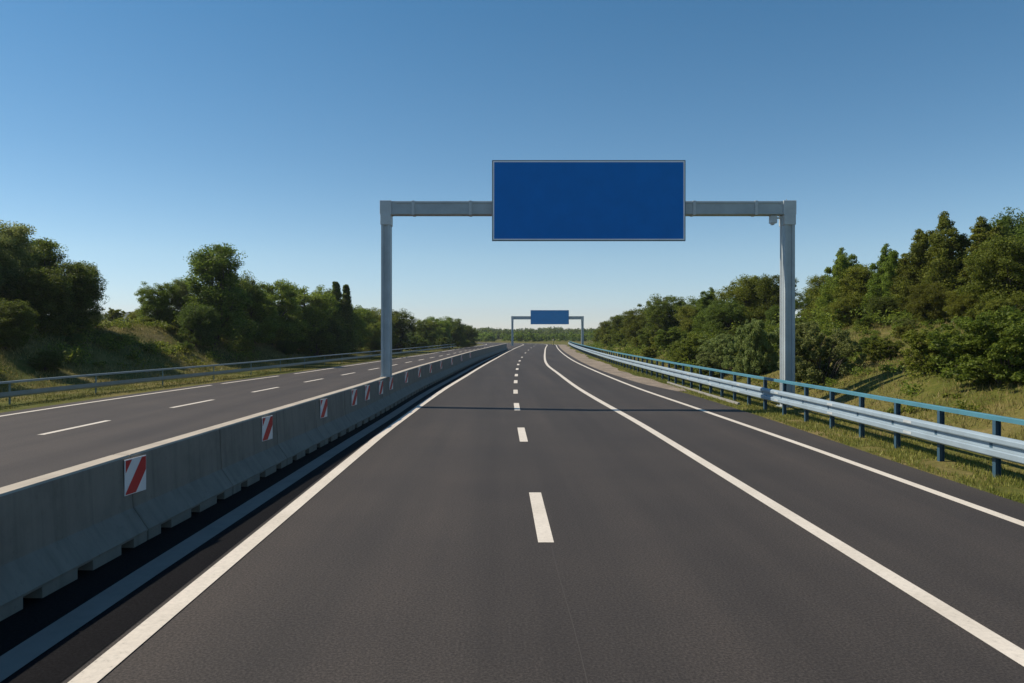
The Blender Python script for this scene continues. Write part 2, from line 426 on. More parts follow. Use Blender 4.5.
# ------------------------------------------------------------------ median barrier: one precast segment, copied
ORD = ['', 'first', 'second', 'third', 'fourth', 'fifth', 'sixth', 'seventh', 'eighth', 'ninth', 'tenth', 'eleventh', 'twelfth', 'thirteenth', 'fourteenth', 'fifteenth', 'sixteenth', 'seventeenth', 'eighteenth', 'nineteenth']
TENS = {20: 'twenti', 30: 'thirti', 40: 'forti', 50: 'fifti'}
TW = {20: 'twenty', 30: 'thirty', 40: 'forty', 50: 'fifty'}
def ordinal(k):
    if k < 20: return ORD[k]
    t = k//10*10
    return TENS[t]+'eth' if k == t else TW[t]+'-'+ORD[k-t]
SEG = 2.64
def barrier_segment():
    mb = MB(); L = SEG/2-.008
    prof = [(-.33, .125), (.33, .125), (.335, .15), (.150, .41), (.147, .43), (.118, 1.03), (.10, 1.05), (-.10, 1.05), (-.118, 1.03), (-.147, .43), (-.150, .41), (-.335, .15)]
    n = len(prof); vs = []
    ys_ = [-L, -L+.012, L-.012, L]
    for k, yy in enumerate(ys_):
        s_ = .975 if k in (0, 3) else 1
        for (x, z) in prof: vs.append((x*s_, yy, .125+(z-.125)*(.99 if k in (0, 3) else 1)))
    fs = []
    for k in range(3):
        for i in range(n): j = (i+1) % n; fs.append((k*n+i, k*n+j, (k+1)*n+j, (k+1)*n+i))
    fs += [tuple(range(n-1, -1, -1)), tuple(3*n+i for i in range(n))]
    mb.add(vs, fs)
    for fi, f in enumerate(fs):
        if len(f) == 4 and all(vs[i][2] > 1.0 for i in f): mb.mi[fi] = 1  # top faces get the lighter colour with painted sunlight
    mb.box(-.09, .09, -L-.012, L+.012, .135, 1.03)
    for a, b_ in ((-L, -.98), (-.72, -.13), (.13, .72), (.98, L)): mb.box(-.325, .325, a+.01, b_-.01, .013, .127)
    return mb.build('concrete_barrier', [M['concrete'], M['sunlit_top']], fix=True)
seg0 = barrier_segment(); k = 0
s_mid = 9.22-SEG*3.5
segs = 0
while s_mid < 130:
    o = seg0 if segs == 0 else seg0.copy()
    if segs: C.objects.link(o)
    a, b_ = s_mid-SEG/2, s_mid+SEG/2
    pa, pb = P(a, u_barr(a)), P(b_, u_barr(b_))
    o.location = ((pa[0]+pb[0])/2, (pa[1]+pb[1])/2, 0); o.rotation_euler = (0, 0, -math.atan2(pb[0]-pa[0], pb[1]-pa[1]))
    segs += 1
    tag(o, 'stained concrete median barrier segment, %s from the near end of the wall' % ordinal(segs), 'concrete barrier', 'concrete median barrier segments')
    s_mid += SEG

# reflector panels on the wall
def panel(name):
    root = empty(name, (0, 0, 0))
    W, H, T = .205, .215, .012
    b1 = MB().box(-T, 0, -W, W, -H, H).build('panel_board', M['white'], root, .004)
    # red diagonal stripes, cut to the board, 2 mm proud; rising toward the far end
    mb = MB(); w_, h_ = W-.012, H-.012
    def clip(poly, f):
        out = []
        for i in range(len(poly)):
            p, q = poly[i], poly[(i+1) % len(poly)]; fp, fq = f(p), f(q)
            if fp >= 0: out.append(p)
            if (fp < 0) != (fq < 0): t = fp/(fp-fq); out.append((p[0]+(q[0]-p[0])*t, p[1]+(q[1]-p[1])*t))
        return out
    for lo, hi in ((-.20, .055), (.30, .70)):     # band in (z*.95 - y) measure
        rect = [(-w_, -h_), (w_, -h_), (w_, h_), (-w_, h_)]
        p = clip(rect, lambda a: (a[1]*1.0-a[0]*1.25)-lo); p = clip(p, lambda a: hi-(a[1]*1.0-a[0]*1.25))
        if len(p) > 2:
            n = len(p); vs = [(.0035, a, b) for a, b in p]+[(.001, a, b) for a, b in p]
            mb.add(vs, [tuple(range(n)), tuple(range(2*n-1, n-1, -1))]+[(i, n+i, n+(i+1) % n, (i+1) % n) for i in range(n)])
    mb.build('stripe', M['red'], root, fix=True)
    MB().box(-.05, -T, -.05, .05, -.08, .08).build('bracket', M['signback'], root)
    return root
pan0 = panel('reflector_panel')
pz = [9.22, 13.85, 17.65, 20.7, 22.4, 24.6, 26.7, 30.5, 34.5, 38.5, 43, 49, 56, 64]
for i, s in enumerate(pz):
    o = pan0 if i == 0 else copy_tree(pan0)
    p = P(s, u_barr(s)+.175, .80); x, y, tx, ty = frame(s)
    o.location = p; o.rotation_euler = (0, 0, math.atan2(ty, tx)-math.pi/2-math.radians(9))
    where = 'nearest to the viewer' if i == 0 else '%s from the viewer' % ordinal(i+1)
    tag(o, 'red and white striped reflector panel on the wall, %s' % where, 'reflector', 'striped reflector panels on the median wall')

# ------------------------------------------------------------------ right guardrail with blue handrail
gr = empty('guardrail', P(0, u_rrail(0), 0))
def rel(o, root):
    o.parent = root; o.matrix_parent_inverse = root.matrix_world.inverted() if False else o.matrix_parent_inverse
    return o
bpy.context.view_layer.update()
def build_on(mb, name, m, root, fix=True):
    """geometry written in world space, stored relative to its root"""
    L = Vector(root.location); mb.v = [(a-L.x, b-L.y, c-L.z) for a, b, c in mb.v]
    return mb.build(name, m, root, fix=fix)
wprof = [(.0, .735), (-.03, .73), (-.075, .705), (-.085, .69), (-.085, .625), (-.075, .605), (.0, .595), (.0, .50), (-.075, .49), (-.085, .47), (-.085, .385), (-.075, .37), (-.03, .345), (0, .34)]
wback = [(a+.006, z) for a, z in wprof[::-1]]
mb = MB(); mb.sweep(wprof+wback, 2, 186, lambda s: u_rrail(s)-.10, 1.0); build_on(mb, 'beam', M['beam'], gr)
mb = MB(); mb.sweep([(-.045, .985), (-.045, 1.06), (-.035, 1.072), (.035, 1.072), (.045, 1.06), (.045, .985)], 2, 186, lambda s: u_rrail(s), 1.0); build_on(mb, 'handrail', M['railblue'], gr)
mb = MB(); mb.box(-.0415, .0415, -.006, .006, -.3, .984); mb.box(-.05, -.042, -.045, .045, -.3, .984); mb.box(.042, .05, -.045, .045, -.3, .984)
mb.box(-.105, -.05, -.04, .04, .48, .60)
pm = mb.mesh('post', M['postblue'])
s = 3.0; npst = 0
while s < 185 and npst < 98:
    o = bpy.data.objects.new('post', pm); C.objects.link(o); o.parent = gr
    p = Vector(P(s, u_rrail(s), 0))-Vector(gr.location); o.location = p; npst += 1
    s += 1.75 if s < 140 else 2.6
# splice plates on the beam, one above and one below its groove
sp = MB().box(-.004, .004, -.16, .16, -.028, .028).mesh('splice_plate', M['gantry_light'])
for k in range(9):
    q = 4.2+4.0*k
    for z0 in (.43, .658):
        o = bpy.data.objects.new('splice_plate', sp); C.objects.link(o); o.parent = gr
        o.location = Vector(P(q, u_rrail(q)-.188, z0))-Vector(gr.location)
tag(gr, 'silver corrugated steel guardrail with blue top rail and blue posts along the right verge', 'guardrail')

gl = empty('guardrail', P(10, u_lrail(10), 0))
mb = MB(); mb.sweep([(-.03, .745), (-.03, .815), (.0, .83), (.04, .815), (.04, .745)], 6, 182, u_lrail, 1.0); build_on(mb, 'top_rail', M['leftrail'], gl)
mb = MB(); mb.sweep([(.0, .26), (.02, .38), (.05, .44), (.09, .45), (.09, .30), (.05, .24)], 6, 182, u_lrail, 1.0); build_on(mb, 'lower_rail', M['leftrail'], gl)
pm2 = MB().box(-.03, .0, -.04, .04, -.3, .76).mesh('post', M['leftpost'])
s = 7.5
while s < 182:
    o = bpy.data.objects.new('post', pm2); C.objects.link(o); o.parent = gl
    o.location = Vector(P(s, u_lrail(s)-.002, 0))-Vector(gl.location); s += 5.0
tag(gl, 'low grey double rail guardrail on thin posts at the foot of the left embankment', 'guardrail')

# ------------------------------------------------------------------ gantries
def gantry(y, xl, xr, sx0, sx1, sz0, sz1, label, pw=.30, bz0=6.47, bz1=6.90, second=False):
    xm = (xl+xr)/2
    root = empty('sign_gantry', (xm, y, 0)); X = lambda x: x-xm
    d = .25
    for sgn, x, wd in ((-1, xl, pw), (1, xr, pw*1.12)):
        zb = ground_z(x, y) if sgn > 0 else (0.0 if second else 1.055)
        mb = MB(); h = wd/2
        # box column with a recessed groove down its front face
        mb.box(X(x)-h, X(x)-h*.42, -d, d, zb-(.3 if zb < .5 else 0), bz0-.36); mb.box(X(x)+h*.42, X(x)+h, -d, d, zb-(.3 if zb < .5 else 0), bz0-.36)
        mb.box(X(x)-h*.42-.001, X(x)+h*.42+.001, -d+.045, d-.045, zb-(.3 if zb < .5 else 0), bz0-.362)
        p = mb.build('post', M['gantry'], root, .006)
        mb = MB(); mb.box(X(x)-h-.025, X(x)+h+.025, -d-.02, d+.02, bz0-.36, bz0-.002)
        mb.build('post_head', M['gantry_light'], p, .01)
        mb = MB(); 
        if zb > .5: mb.box(X(x)-h-.02, X(x)+h+.02, -d-.06, d+.06, zb-.003, zb+.03)
        else: mb.box(X(x)-h-.10, X(x)+h+.10, -d-.08, d+.08, zb+.0, zb+.03)
        for a in (-1, 1):
            for c in (-1, 1):
                if zb < .5: mb.box(X(x)+a*(h+.05)-.02, X(x)+a*(h+.05)+.02, c*(d+.04)-.02, c*(d+.04)+.02, zb+.03, zb+.06)
        mb.build('base_plate', M['gantry'], p)
    mb = MB(); bx0, bx1 = X(xl)-pw/2-.03, X(xr)+pw*.56+.03
    mb.box(bx0, bx1, -.21, .21, bz0, bz1)
    mb.box(bx0+.5, bx1-.5, -.232, -.21, bz1-.09, bz1-.02); mb.box(bx0+.5, bx1-.5, -.225, -.21, bz0+.01, bz0+.05)
    bm_ = mb.build('beam', M['gantry'], root, .008)
    for xx, ww in ((X(xl)-.0, .20), (X(xr)+.0, .22)):
        MB().box(xx-ww, xx+ww, -.255, .255, bz0-.003, bz1+.015).build('corner_box', M['gantry_light'], bm_, .01)
    for xx in (X(xl)+.95, X(sx0)-.75, X(sx1)+.35, X(xr)-1.15):
        MB().box(xx-.05, xx+.05, -.238, .238, bz0-.012, bz1+.012).build('splice_flange', M['gantry_light'], bm_, .006)
    # sign board
    yf = -.42
    mb = MB(); mb.box(X(sx0), X(sx1), yf, yf+.07, sz0, sz1); bd = mb.build('sign_board', M['signback'], root, .01)
    e = .038; l = .036
    MB().box(X(sx0)+e+l, X(sx1)-e-l, yf-.006, yf, sz0+e+l, sz1-e-l).build('sign_face', M['signfar' if second else 'signblue'], bd)
    mb = MB()
    a0, a1, c0, c1 = X(sx0)+e, X(sx1)-e, sz0+e, sz1-e
    mb.box(a0, a1, yf-.008, yf, c0, c0+l); mb.box(a0, a1, yf-.008, yf, c1-l, c1)
    mb.box(a0, a0+l, yf-.008, yf, c0+l, c1-l); mb.box(a1-l, a1, yf-.008, yf, c0+l, c1-l)
    bd['x'] = 0; del bd['x']
    if not second: mb.build('border', M['signwhite'], bd)
    else: mb.build('border', M['signfar'], bd)
    mb = MB()
    for t in (.12, .38, .62, .88):
        xx = X(sx0+(sx1-sx0)*t); mb.box(xx-.04, xx+.04, yf+.07, yf+.13, sz0+.1, sz1-.1)
        mb.box(xx-.05, xx+.05, yf+.13, -.234, bz0+.06, bz0+.14); mb.box(xx-.05, xx+.05, yf+.13, -.234, bz1-.13, bz1-.1)
    mb.build('mounting_rail', M['gantry'], bd)
    # junction box and cable conduit by the far-side column
    if not second:
        mb = MB(); mb.box(X(xr)-.62, X(xr)-.40, -.14, .08, bz0-.28, bz0-.02); mb.box(X(xr)-.58, X(xr)-.48, -.10, .04, bz0-.34, bz0-.28)
        mb.build('junction_box', M['gantry_light'], root, .01)
        mb = MB(); mb.tube((X(xr)-.25, -.05, bz0-.1), (X(xr)-.25, -.05, .1), .028, .028, 8); mb.tube((X(xr)-.42, -.05, bz0-.1), (X(xr)-.25, -.05, bz0-.1), .028, .028, 8)
        mb.build('conduit', M['gantry_light'], root)
        mb = MB(); mb.tube((X(xr)-.03, 0, bz1), (X(xr)-.03, 0, bz1+.10), .02, .012, 6); mb.build('lightning_tip', M['gantry'], root)
    tag(root, label, 'sign gantry', 'sign gantries over the road')
    return root
gantry(26.5, -3.955, 10.02, -.275, 6.37, 5.726, 8.505, 'near steel gantry over the road carrying a large blank blue sign with white border', pw=.31, bz0=6.67, bz1=7.137)
gantry(178.0, 2.9, 19.3, 7.15, 16.1, 5.0, 8.3, 'small far gantry with plain blue sign beyond the end of the median wall', pw=.5, bz0=6.15, bz1=6.9, second=True)

# the near left column stands on the median behind the wall crest
# ------------------------------------------------------------------ little marker post by the bend
mp_ = empty('marker_post', (12.9+.6, 193, 0))
MB().box(-.14, .14, -.1, .1, -.1, 1.5).build('stake', M['yellow'], mp_, .03)
MB().box(-.15, .15, -.11, .11, 1.15, 1.35).build('band', M['white'], mp_)
tag(mp_, 'small pale yellow marker post standing at the far bend under the distant gantry', 'marker post')

# ------------------------------------------------------------------ vegetation
def leaf_quads(centers, radii, per, size, flat=.55, up=.35):
    """loose leaf faces spread through soft clumps"""
    out = []
    n = len(centers); tot = int(n*per)
    idx = rng.integers(0, n, tot)
    c = centers[idx]; r = radii[idx][:, None]
    d = rng.normal(size=(tot, 3)); d /= np.linalg.norm(d, axis=1)[:, None]
    rad = rng.random(tot)[:, None]**.45
    pos = c+d*rad*r*np.array([1, 1, .8])
    nrm = d*.6+rng.normal(size=(tot, 3))*.65+np.array([0, 0, up]); nrm /= np.linalg.norm(nrm, axis=1)[:, None]
    a = np.cross(nrm, rng.normal(size=(tot, 3))); a /= np.linalg.norm(a, axis=1)[:, None]
    b = np.cross(nrm, a)
    L = size*(.6+.8*rng.random(tot))[:, None]; W = L*flat
    q = np.stack([pos-a*L, pos-b*W*.9+a*L*.1, pos+a*L, pos+b*W*.9+a*L*.1], axis=1)
    return q
def crown_points(kind, H, R, n, sd):
    g = np.random.default_rng(sd); pts = []; rad = []
    lobes = []
    if kind == 'round':
        for k in range(9):
            a = g.random()*6.28; z = g.uniform(.22, .8); rr = R*.52*math.sin(math.pi*min(.98, max(.15, z)))**.6
            lobes.append((rr*math.cos(a), rr*math.sin(a), z*H, R*g.uniform(.36, .55), H*g.uniform(.15, .22)))
        lobes.append((0, 0, H*.6, R*.66, H*.36)); lobes.append((0, 0, H*.3, R*.8, H*.24)); lobes.append((0, 0, H*.16, R*.8, H*.14))
    elif kind == 'tall':
        for k in range(10):
            a = g.random()*6.28; z = g.uniform(.25, .86); rr = R*.55*(1-z*.55)
            lobes.append((rr*math.cos(a), rr*math.sin(a), z*H, R*g.uniform(.28, .42), H*g.uniform(.12, .17)))
        lobes.append((0, 0, H*.5, R*.62, H*.42)); lobes.append((0, 0, H*.83, R*.38, H*.17)); lobes.append((0, 0, H*.2, R*.8, H*.18))
    elif kind == 'spiky':
        for k in range(8):
            a = g.random()*6.28; rr = R*.62*g.random()**.5; top = H*(g.uniform(.72, 1.0) if k else 1.0)
            if k == 0: rr = 0
            for t in np.linspace(.12, .95, 10): lobes.append((rr*math.cos(a), rr*math.sin(a), top*t, R*.42*(1.12-t)**.75+.05, H*.07))
    elif kind == 'conifer':
        for t in np.linspace(.08, .97, 11): lobes.append((g.normal()*.08, g.normal()*.08, H*t, R*(1.04-t)**.8+.05, H*.06))
    elif kind == 'shrub':
        for k in range(10):
            a = g.random()*6.28; rr = R*.62*g.random()**.5; h = H*g.uniform(.62, .84)*(1-.35*(rr/R)**2)
            for t in (.25, .6, .95): lobes.append((rr*math.cos(a), rr*math.sin(a), h*t, R*.34, H*.17))
    if kind in ('spiky', 'conifer'):
        cols = [(0, 0, H)]
        if kind == 'spiky':
            for k in range(8):
                a = g.random()*6.28; rr = R*.68*(.3+.7*g.random()); cols.append((rr*math.cos(a), rr*math.sin(a), H*g.uniform(.76, .96)))
        ci = g.integers(0, len(cols), n); t = .06+.94*g.random(n)**.85
        cc = np.array(cols)[ci]; wr = (R*.58 if kind == 'spiky' else R*.85)*(1.02-t)**(.62 if kind == 'spiky' else .95)+.03
        a = g.random(n)*6.283; q = np.sqrt(g.random(n))*wr
        wob = np.sin(t*9+ci)*.12*R*t
        pts = np.stack([cc[:, 0]+wob+q*np.cos(a), cc[:, 1]+q*np.sin(a), cc[:, 2]*t-.25*q], 1)
        pts[:, 2] = np.maximum(pts[:, 2], .2)
        return pts, (.034+.045*(1-t))*H
    lb = np.array(lobes)
    vol = lb[:, 3]**2*lb[:, 4]; pr = vol**(.6 if kind not in ('spiky', 'conifer') else .33); pr /= pr.sum()
    i = g.choice(len(lb), n, p=pr)
    d = g.normal(size=(n, 3)); d /= np.linalg.norm(d, axis=1)[:, None]
    rr = .35+.7*g.random(n)[:, None]**.7
    pts = lb[i, :3]+d*rr*np.stack([lb[i, 3], lb[i, 3], lb[i, 4]], 1)
    pts[:, 2] = np.clip(pts[:, 2], .08*H if kind != 'shrub' else .05, H*1.03)
    rad = g.uniform(.04, .105, n)*H*(1.0 if kind != 'conifer' else .7)
    if kind in ('conifer', 'spiky'): rad = rad*np.clip(1.15-pts[:, 2]/H, .4, 1)
    return pts, rad
def make_plant(name, kind, H, R, clumps, per, leafsize, m, sd):
    root = empty(name, (0, 0, -1000))
    pts, rad = crown_points(kind, H, R, clumps, sd)
    me = quads_mesh('crown', leaf_quads(pts, rad, per, leafsize), m)
    cr = bpy.data.objects.new('crown' if kind != 'shrub' else 'foliage', me); C.objects.link(cr); cr.parent = root
    g = random.Random(sd); mb = MB()
    if kind != 'shrub':
        r0 = H*.024; segs_ = 6; p = Vector((0, 0, -.4))
        trunk_pts = [p]
        for k in range(segs_):
            p = p+Vector((g.uniform(-.05, .05)*H*.3, g.uniform(-.05, .05)*H*.3, (H*.88+.4)/segs_)); trunk_pts.append(p)
        for k in range(segs_): mb.tube(trunk_pts[k], trunk_pts[k+1], r0*(1-k/segs_*.85), r0*(1-(k+1)/segs_*.85), 8)
        sel = g.sample(range(len(pts)), min(45, len(pts)))
        for i in sel:
            q = Vector(pts[i]); t = max(1, min(segs_-1, int((q.z*.62)/(H*.88)*segs_)))
            a = trunk_pts[t]; mid = a.lerp(q, .5)+Vector((g.uniform(-.2, .2), g.uniform(-.2, .2), -.04*H*.3)); rb = r0*.34*(1-t/segs_*.6)
            mb.tube(a, mid, rb, rb*.6, 5); mb.tube(mid, q, rb*.6, rb*.15, 5)
    else:
        for i in g.sample(range(len(pts)), min(26, len(pts))):
            q = Vector(pts[i]); a = Vector((g.uniform(-.2, .2), g.uniform(-.2, .2), -.2)); mid = a.lerp(q, .5)+Vector((0, 0, .1*H))
            mb.tube(a, mid, .03, .02, 5); mb.tube(mid, q, .02, .006, 5)
    tr = mb.build('trunk' if kind != 'shrub' else 'stem', M['bark'], root)
    co_ = np.empty(len(me.vertices)*3); me.vertices.foreach_get('co', co_); co_ = co_.reshape(-1, 3)
    H = float(np.percentile(co_[:, 2], 99.7)); R = float(np.percentile(np.abs(co_[:, :2]), 97.5))
    return dict(root=root, H=H*1.0, R=R*1.0, used=False, kind=kind, crown=cr)
proto = {}
def P_(key, *a): proto[key] = make_plant(*a)
P_('roundA', 'deciduous_tree', 'round', 8, 3.3, 300, 170, .080, M['leaf_green'], 1)
P_('roundB', 'deciduous_tree', 'round', 8, 3.4, 300, 170, .080, M['leaf_dark'], 2)
P_('roundC', 'deciduous_tree', 'round', 8, 3.2, 300, 170, .080, M['leaf_olive'], 3)
P_('tallA', 'willow_tree', 'tall', 9, 3.0, 310, 170, .075, M['leaf_willow'], 4)
P_('tallB', 'deciduous_tree', 'tall', 9, 3.0, 310, 170, .080, M['leaf_green'], 5)
P_('spikyA', 'poplar_tree', 'spiky', 8, 2.8, 640, 90, .072, M['leaf_olive'], 6)
P_('spikyB', 'poplar_tree', 'spiky', 8, 2.8, 640, 90, .072, M['leaf_green'], 7)
P_('conifer', 'conifer_tree', 'conifer', 8, 1.3, 260, 110, .075, M['leaf_dark'], 8)
P_('shrubA', 'shrub', 'shrub', 3, 2.2, 260, 140, .055, M['leaf_willow'], 9)
P_('shrubB', 'shrub', 'shrub', 3, 2.2, 260, 150, .055, M['leaf_green'], 10)
P_('shrubC', 'shrub', 'shrub', 3, 2.2, 260, 130, .06, M['leaf_olive'], 12)
P_('shrubD', 'shrub', 'shrub', 3, 2.2, 260, 150, .06, M['leaf_dark'], 13)
def plant(key, px, Y, topy, wpx, label, group, rot=None):
    pr = proto[key]
    X = (px-CX)/F*Y; g = ground_z(X, Y)
    h = EYE+(HY-topy)/F*Y-g; wid = wpx/F*Y/2
    h = max(h, .6)
    o = pr['root'] if not pr['used'] else copy_tree(pr['root']); pr['used'] = True
    o.location = (X, Y, g-.05); sz = h/pr['H']; sx = min(wid*1.12/pr['R'], sz*1.25)
    o.scale = (sx*random.uniform(.96, 1.04), sx*random.uniform(.95, 1.05), sz); o.rotation_euler = (0, 0, random.uniform(0, 6.28) if rot is None else rot)
    tag(o, label, 'shrub' if pr['kind'] == 'shrub' else 'tree', group)
    return o
GL = 'trees on the left embankment'; GR = 'trees on the right embankment'
GLs = 'shrubs on the left embankment'; GRs = 'shrubs on the right embankment'
T = [
 # left embankment, near to far
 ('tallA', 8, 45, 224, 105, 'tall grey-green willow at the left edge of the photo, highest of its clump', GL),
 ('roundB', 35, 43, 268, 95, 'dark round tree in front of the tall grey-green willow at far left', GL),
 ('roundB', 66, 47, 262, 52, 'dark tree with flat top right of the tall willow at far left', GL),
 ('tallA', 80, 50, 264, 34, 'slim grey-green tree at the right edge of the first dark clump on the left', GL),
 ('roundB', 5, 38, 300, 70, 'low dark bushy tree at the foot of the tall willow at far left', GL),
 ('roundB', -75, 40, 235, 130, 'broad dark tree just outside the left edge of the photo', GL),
 ('tallB', -130, 34, 220, 110, 'tall green tree furthest out to the left beyond the photo edge', GL),
 ('shrubC', 112, 82, 308, 40, 'pale shrub on the skyline in the gap right of the first clump', GLs),
 ('shrubC', 132, 88, 312, 40, 'pale shrub in the skyline gap beside the leaning light green tree', GLs),
 ('roundC', 96, 95, 312, 34, 'small olive tree far back in the gap between the two left clumps', GL),
 ('roundA', 158, 60, 283, 44, 'light green spreading tree left of the tallest domed tree', GL),
 ('tallA', 182, 62, 279, 40, 'pale upright tree leaning into the tall domed tree', GL),
 ('tallB', 216, 61, 246, 72, 'tallest domed tree of the second clump on the left', GL),
 ('roundB', 240, 66, 275, 40, 'dark tree hard against the right side of the tallest domed tree', GL),
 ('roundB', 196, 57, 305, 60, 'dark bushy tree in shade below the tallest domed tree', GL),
 ('roundA', 272, 74, 282, 50, 'round light green tree next right of the tallest domed tree', GL),
 ('roundA', 305, 80, 285, 46, 'bushy round tree between the light round tree and the pointed conifers', GL),
 ('roundB', 322, 86, 291, 34, 'dark rounded tree directly left of the two pointed conifers', GL),
 ('conifer', 335, 84, 282, 17, 'left one of two narrow pointed conifers', GL),
 ('conifer', 346, 86, 285, 16, 'right one of two narrow pointed conifers', GL),
 ('roundB', 288, 76, 315, 50, 'low dark tree filling between the two light round trees on the left', GL),
 ('roundB', 330, 82, 318, 44, 'low dark tree at the foot of the pointed conifers', GL),
 ('roundA', 362, 104, 308, 32, 'olive green tree just right of the pointed conifers', GL),
 ('roundC', 382, 108, 309, 34, 'round tree seen behind the left gantry post', GL),
 ('roundB', 401, 112, 311, 30, 'dark tree just right of the left gantry post', GL),
 ('roundA', 374, 100, 322, 40, 'low green tree beneath the row left of the gantry post', GL),
 ('roundC', 423, 132, 320, 24, 'olive tree in the receding row, second right of the gantry post', GL),
 ('roundA', 437, 140, 317, 24, 'rounded tree in the receding left row, third right of the gantry post', GL),
 ('roundB', 452, 148, 318, 24, 'dark rounded tree near the far end of the left row', GL),
 ('roundB', 468, 162, 325, 20, 'last small dark tree at the far end of the left row', GL),
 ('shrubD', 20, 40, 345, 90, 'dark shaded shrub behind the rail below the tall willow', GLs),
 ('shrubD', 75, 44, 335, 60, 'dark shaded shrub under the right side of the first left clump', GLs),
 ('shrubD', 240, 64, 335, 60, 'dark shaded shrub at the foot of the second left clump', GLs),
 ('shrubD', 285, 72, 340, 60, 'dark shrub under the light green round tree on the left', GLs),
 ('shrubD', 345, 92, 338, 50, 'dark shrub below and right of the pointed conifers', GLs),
 ('shrubB', 395, 112, 336, 40, 'green shrub at the foot of the tree right of the gantry post', GLs),
 ('shrubB', 440, 138, 336, 40, 'green shrub at the foot of the receding left row', GLs),
 # right embankment, near to far
 ('roundB', 1075, 33, 208, 120, 'broad dark tree standing just beyond the right edge of the photo', GR),
 ('roundB', 1022, 39, 214, 66, 'tall dark tree on the skyline in the top right corner of the trees', GR),
 ('roundA', 1012, 31, 238, 84, 'bright green rounded tree at the right edge of the photo', GR),
 ('spikyA', 982, 38, 219, 60, 'feathery olive tree between the bright rounded tree and the highest pointed tree', GR),
 ('spikyA', 942, 39, 215, 56, 'highest pointed feathery tree on the right embankment', GR),
 ('spikyA', 915, 41, 245, 44, 'olive tree just left of the highest pointed tree on the right', GR),
 ('spikyB', 888, 43, 246, 40, 'small pointed tree standing above its neighbours midway along the right bank', GR),
 ('roundC', 866, 45, 266, 46, 'rounded olive tree between two pointed trees on the right bank', GR),
 ('spikyB', 843, 47, 250, 40, 'pointed grey-green tree nearest the right gantry post, on its right', GR),
 ('roundB', 812, 54, 288, 44, 'dark low tree just right of the right gantry post', GR),
 ('roundC', 930, 36, 282, 80, 'wide olive tree below the highest pointed tree', GR),
 ('roundC', 965, 34, 288, 76, 'olive tree behind the large leafy shrub at the right edge', GR),
 ('roundB', 880, 40, 296, 60, 'dark low tree beneath the small pointed tree on the right bank', GR),
 ('roundC', 845, 44, 296, 50, 'low tree at the foot of the pointed grey-green tree', GR),
 ('roundC', 772, 58, 276, 46, 'broad olive tree directly left of the right gantry post', GR),
 ('roundC', 745, 60, 277, 46, 'broad olive tree, highest of the clump left of the right gantry post', GR),
 ('spikyB', 710, 66, 289, 34, 'thin-topped tree at the left shoulder of the clump by the right gantry post', GR),
 ('roundB', 728, 57, 300, 54, 'dark tree in front of the broad olive trees left of the right gantry post', GR),
 ('roundB', 780, 54, 306, 60, 'dark shaded tree behind the right gantry post', GR),
 ('roundC', 692, 68, 306, 36, 'olive tree between the dark domed tree and the thin-topped tree', GR),
 ('roundB', 664, 76, 296, 46, 'dark domed tree standing out at the far end of the right bank', GR),
 ('roundC', 641, 88, 309, 34, 'small olive tree left of the dark domed tree', GR),
 ('roundC', 624, 102, 315, 32, 'small rounded tree third from the far end of the right row', GR),
 ('roundC', 610, 125, 321, 24, 'second last small tree toward the far end of the right row', GR),
 ('roundA', 600, 145, 327, 18, 'last little tree at the far end of the right row', GR),
 ('shrubB', 1006, 21, 311, 92, 'large leafy green shrub on the slope at the right edge of the photo', GRs),
 ('shrubA', 822, 29, 322, 62, 'round grey-green shrub right of the right gantry post', GRs),
 ('shrubC', 884, 29, 338, 60, 'loose olive shrub in the middle of the right slope', GRs),
 ('shrubC', 934, 24.5, 326, 56, 'olive shrub left of the large leafy shrub', GRs),
 ('shrubD', 872, 33, 338, 22, 'small dark bush standing alone in the dry grass of the right slope', GRs),
 ('shrubA', 754, 37, 320, 42, 'pale willow shrub directly left of the right gantry post', GRs),
 ('shrubA', 718, 43, 334, 44, 'pale round shrub low on the slope left of the gantry post', GRs),
 ('shrubB', 688, 50, 334, 40, 'green shrub behind the blue rail midway along the right slope', GRs),
 ('shrubC', 664, 68, 334, 34, 'olive shrub in front of the dark domed tree', GRs),
 ('shrubC', 640, 82, 336, 30, 'olive shrub low behind the rail near the far end', GRs),
 ('shrubB', 625, 96, 332, 30, 'green shrub low behind the rail at the far end of the right slope', GRs),
 ('shrubC', 612, 118, 333, 24, 'little olive shrub last before the distant gantry post on the right', GRs),
 ('shrubD', 800, 45, 318, 40, 'dark shrub behind the right gantry post', GRs),
]
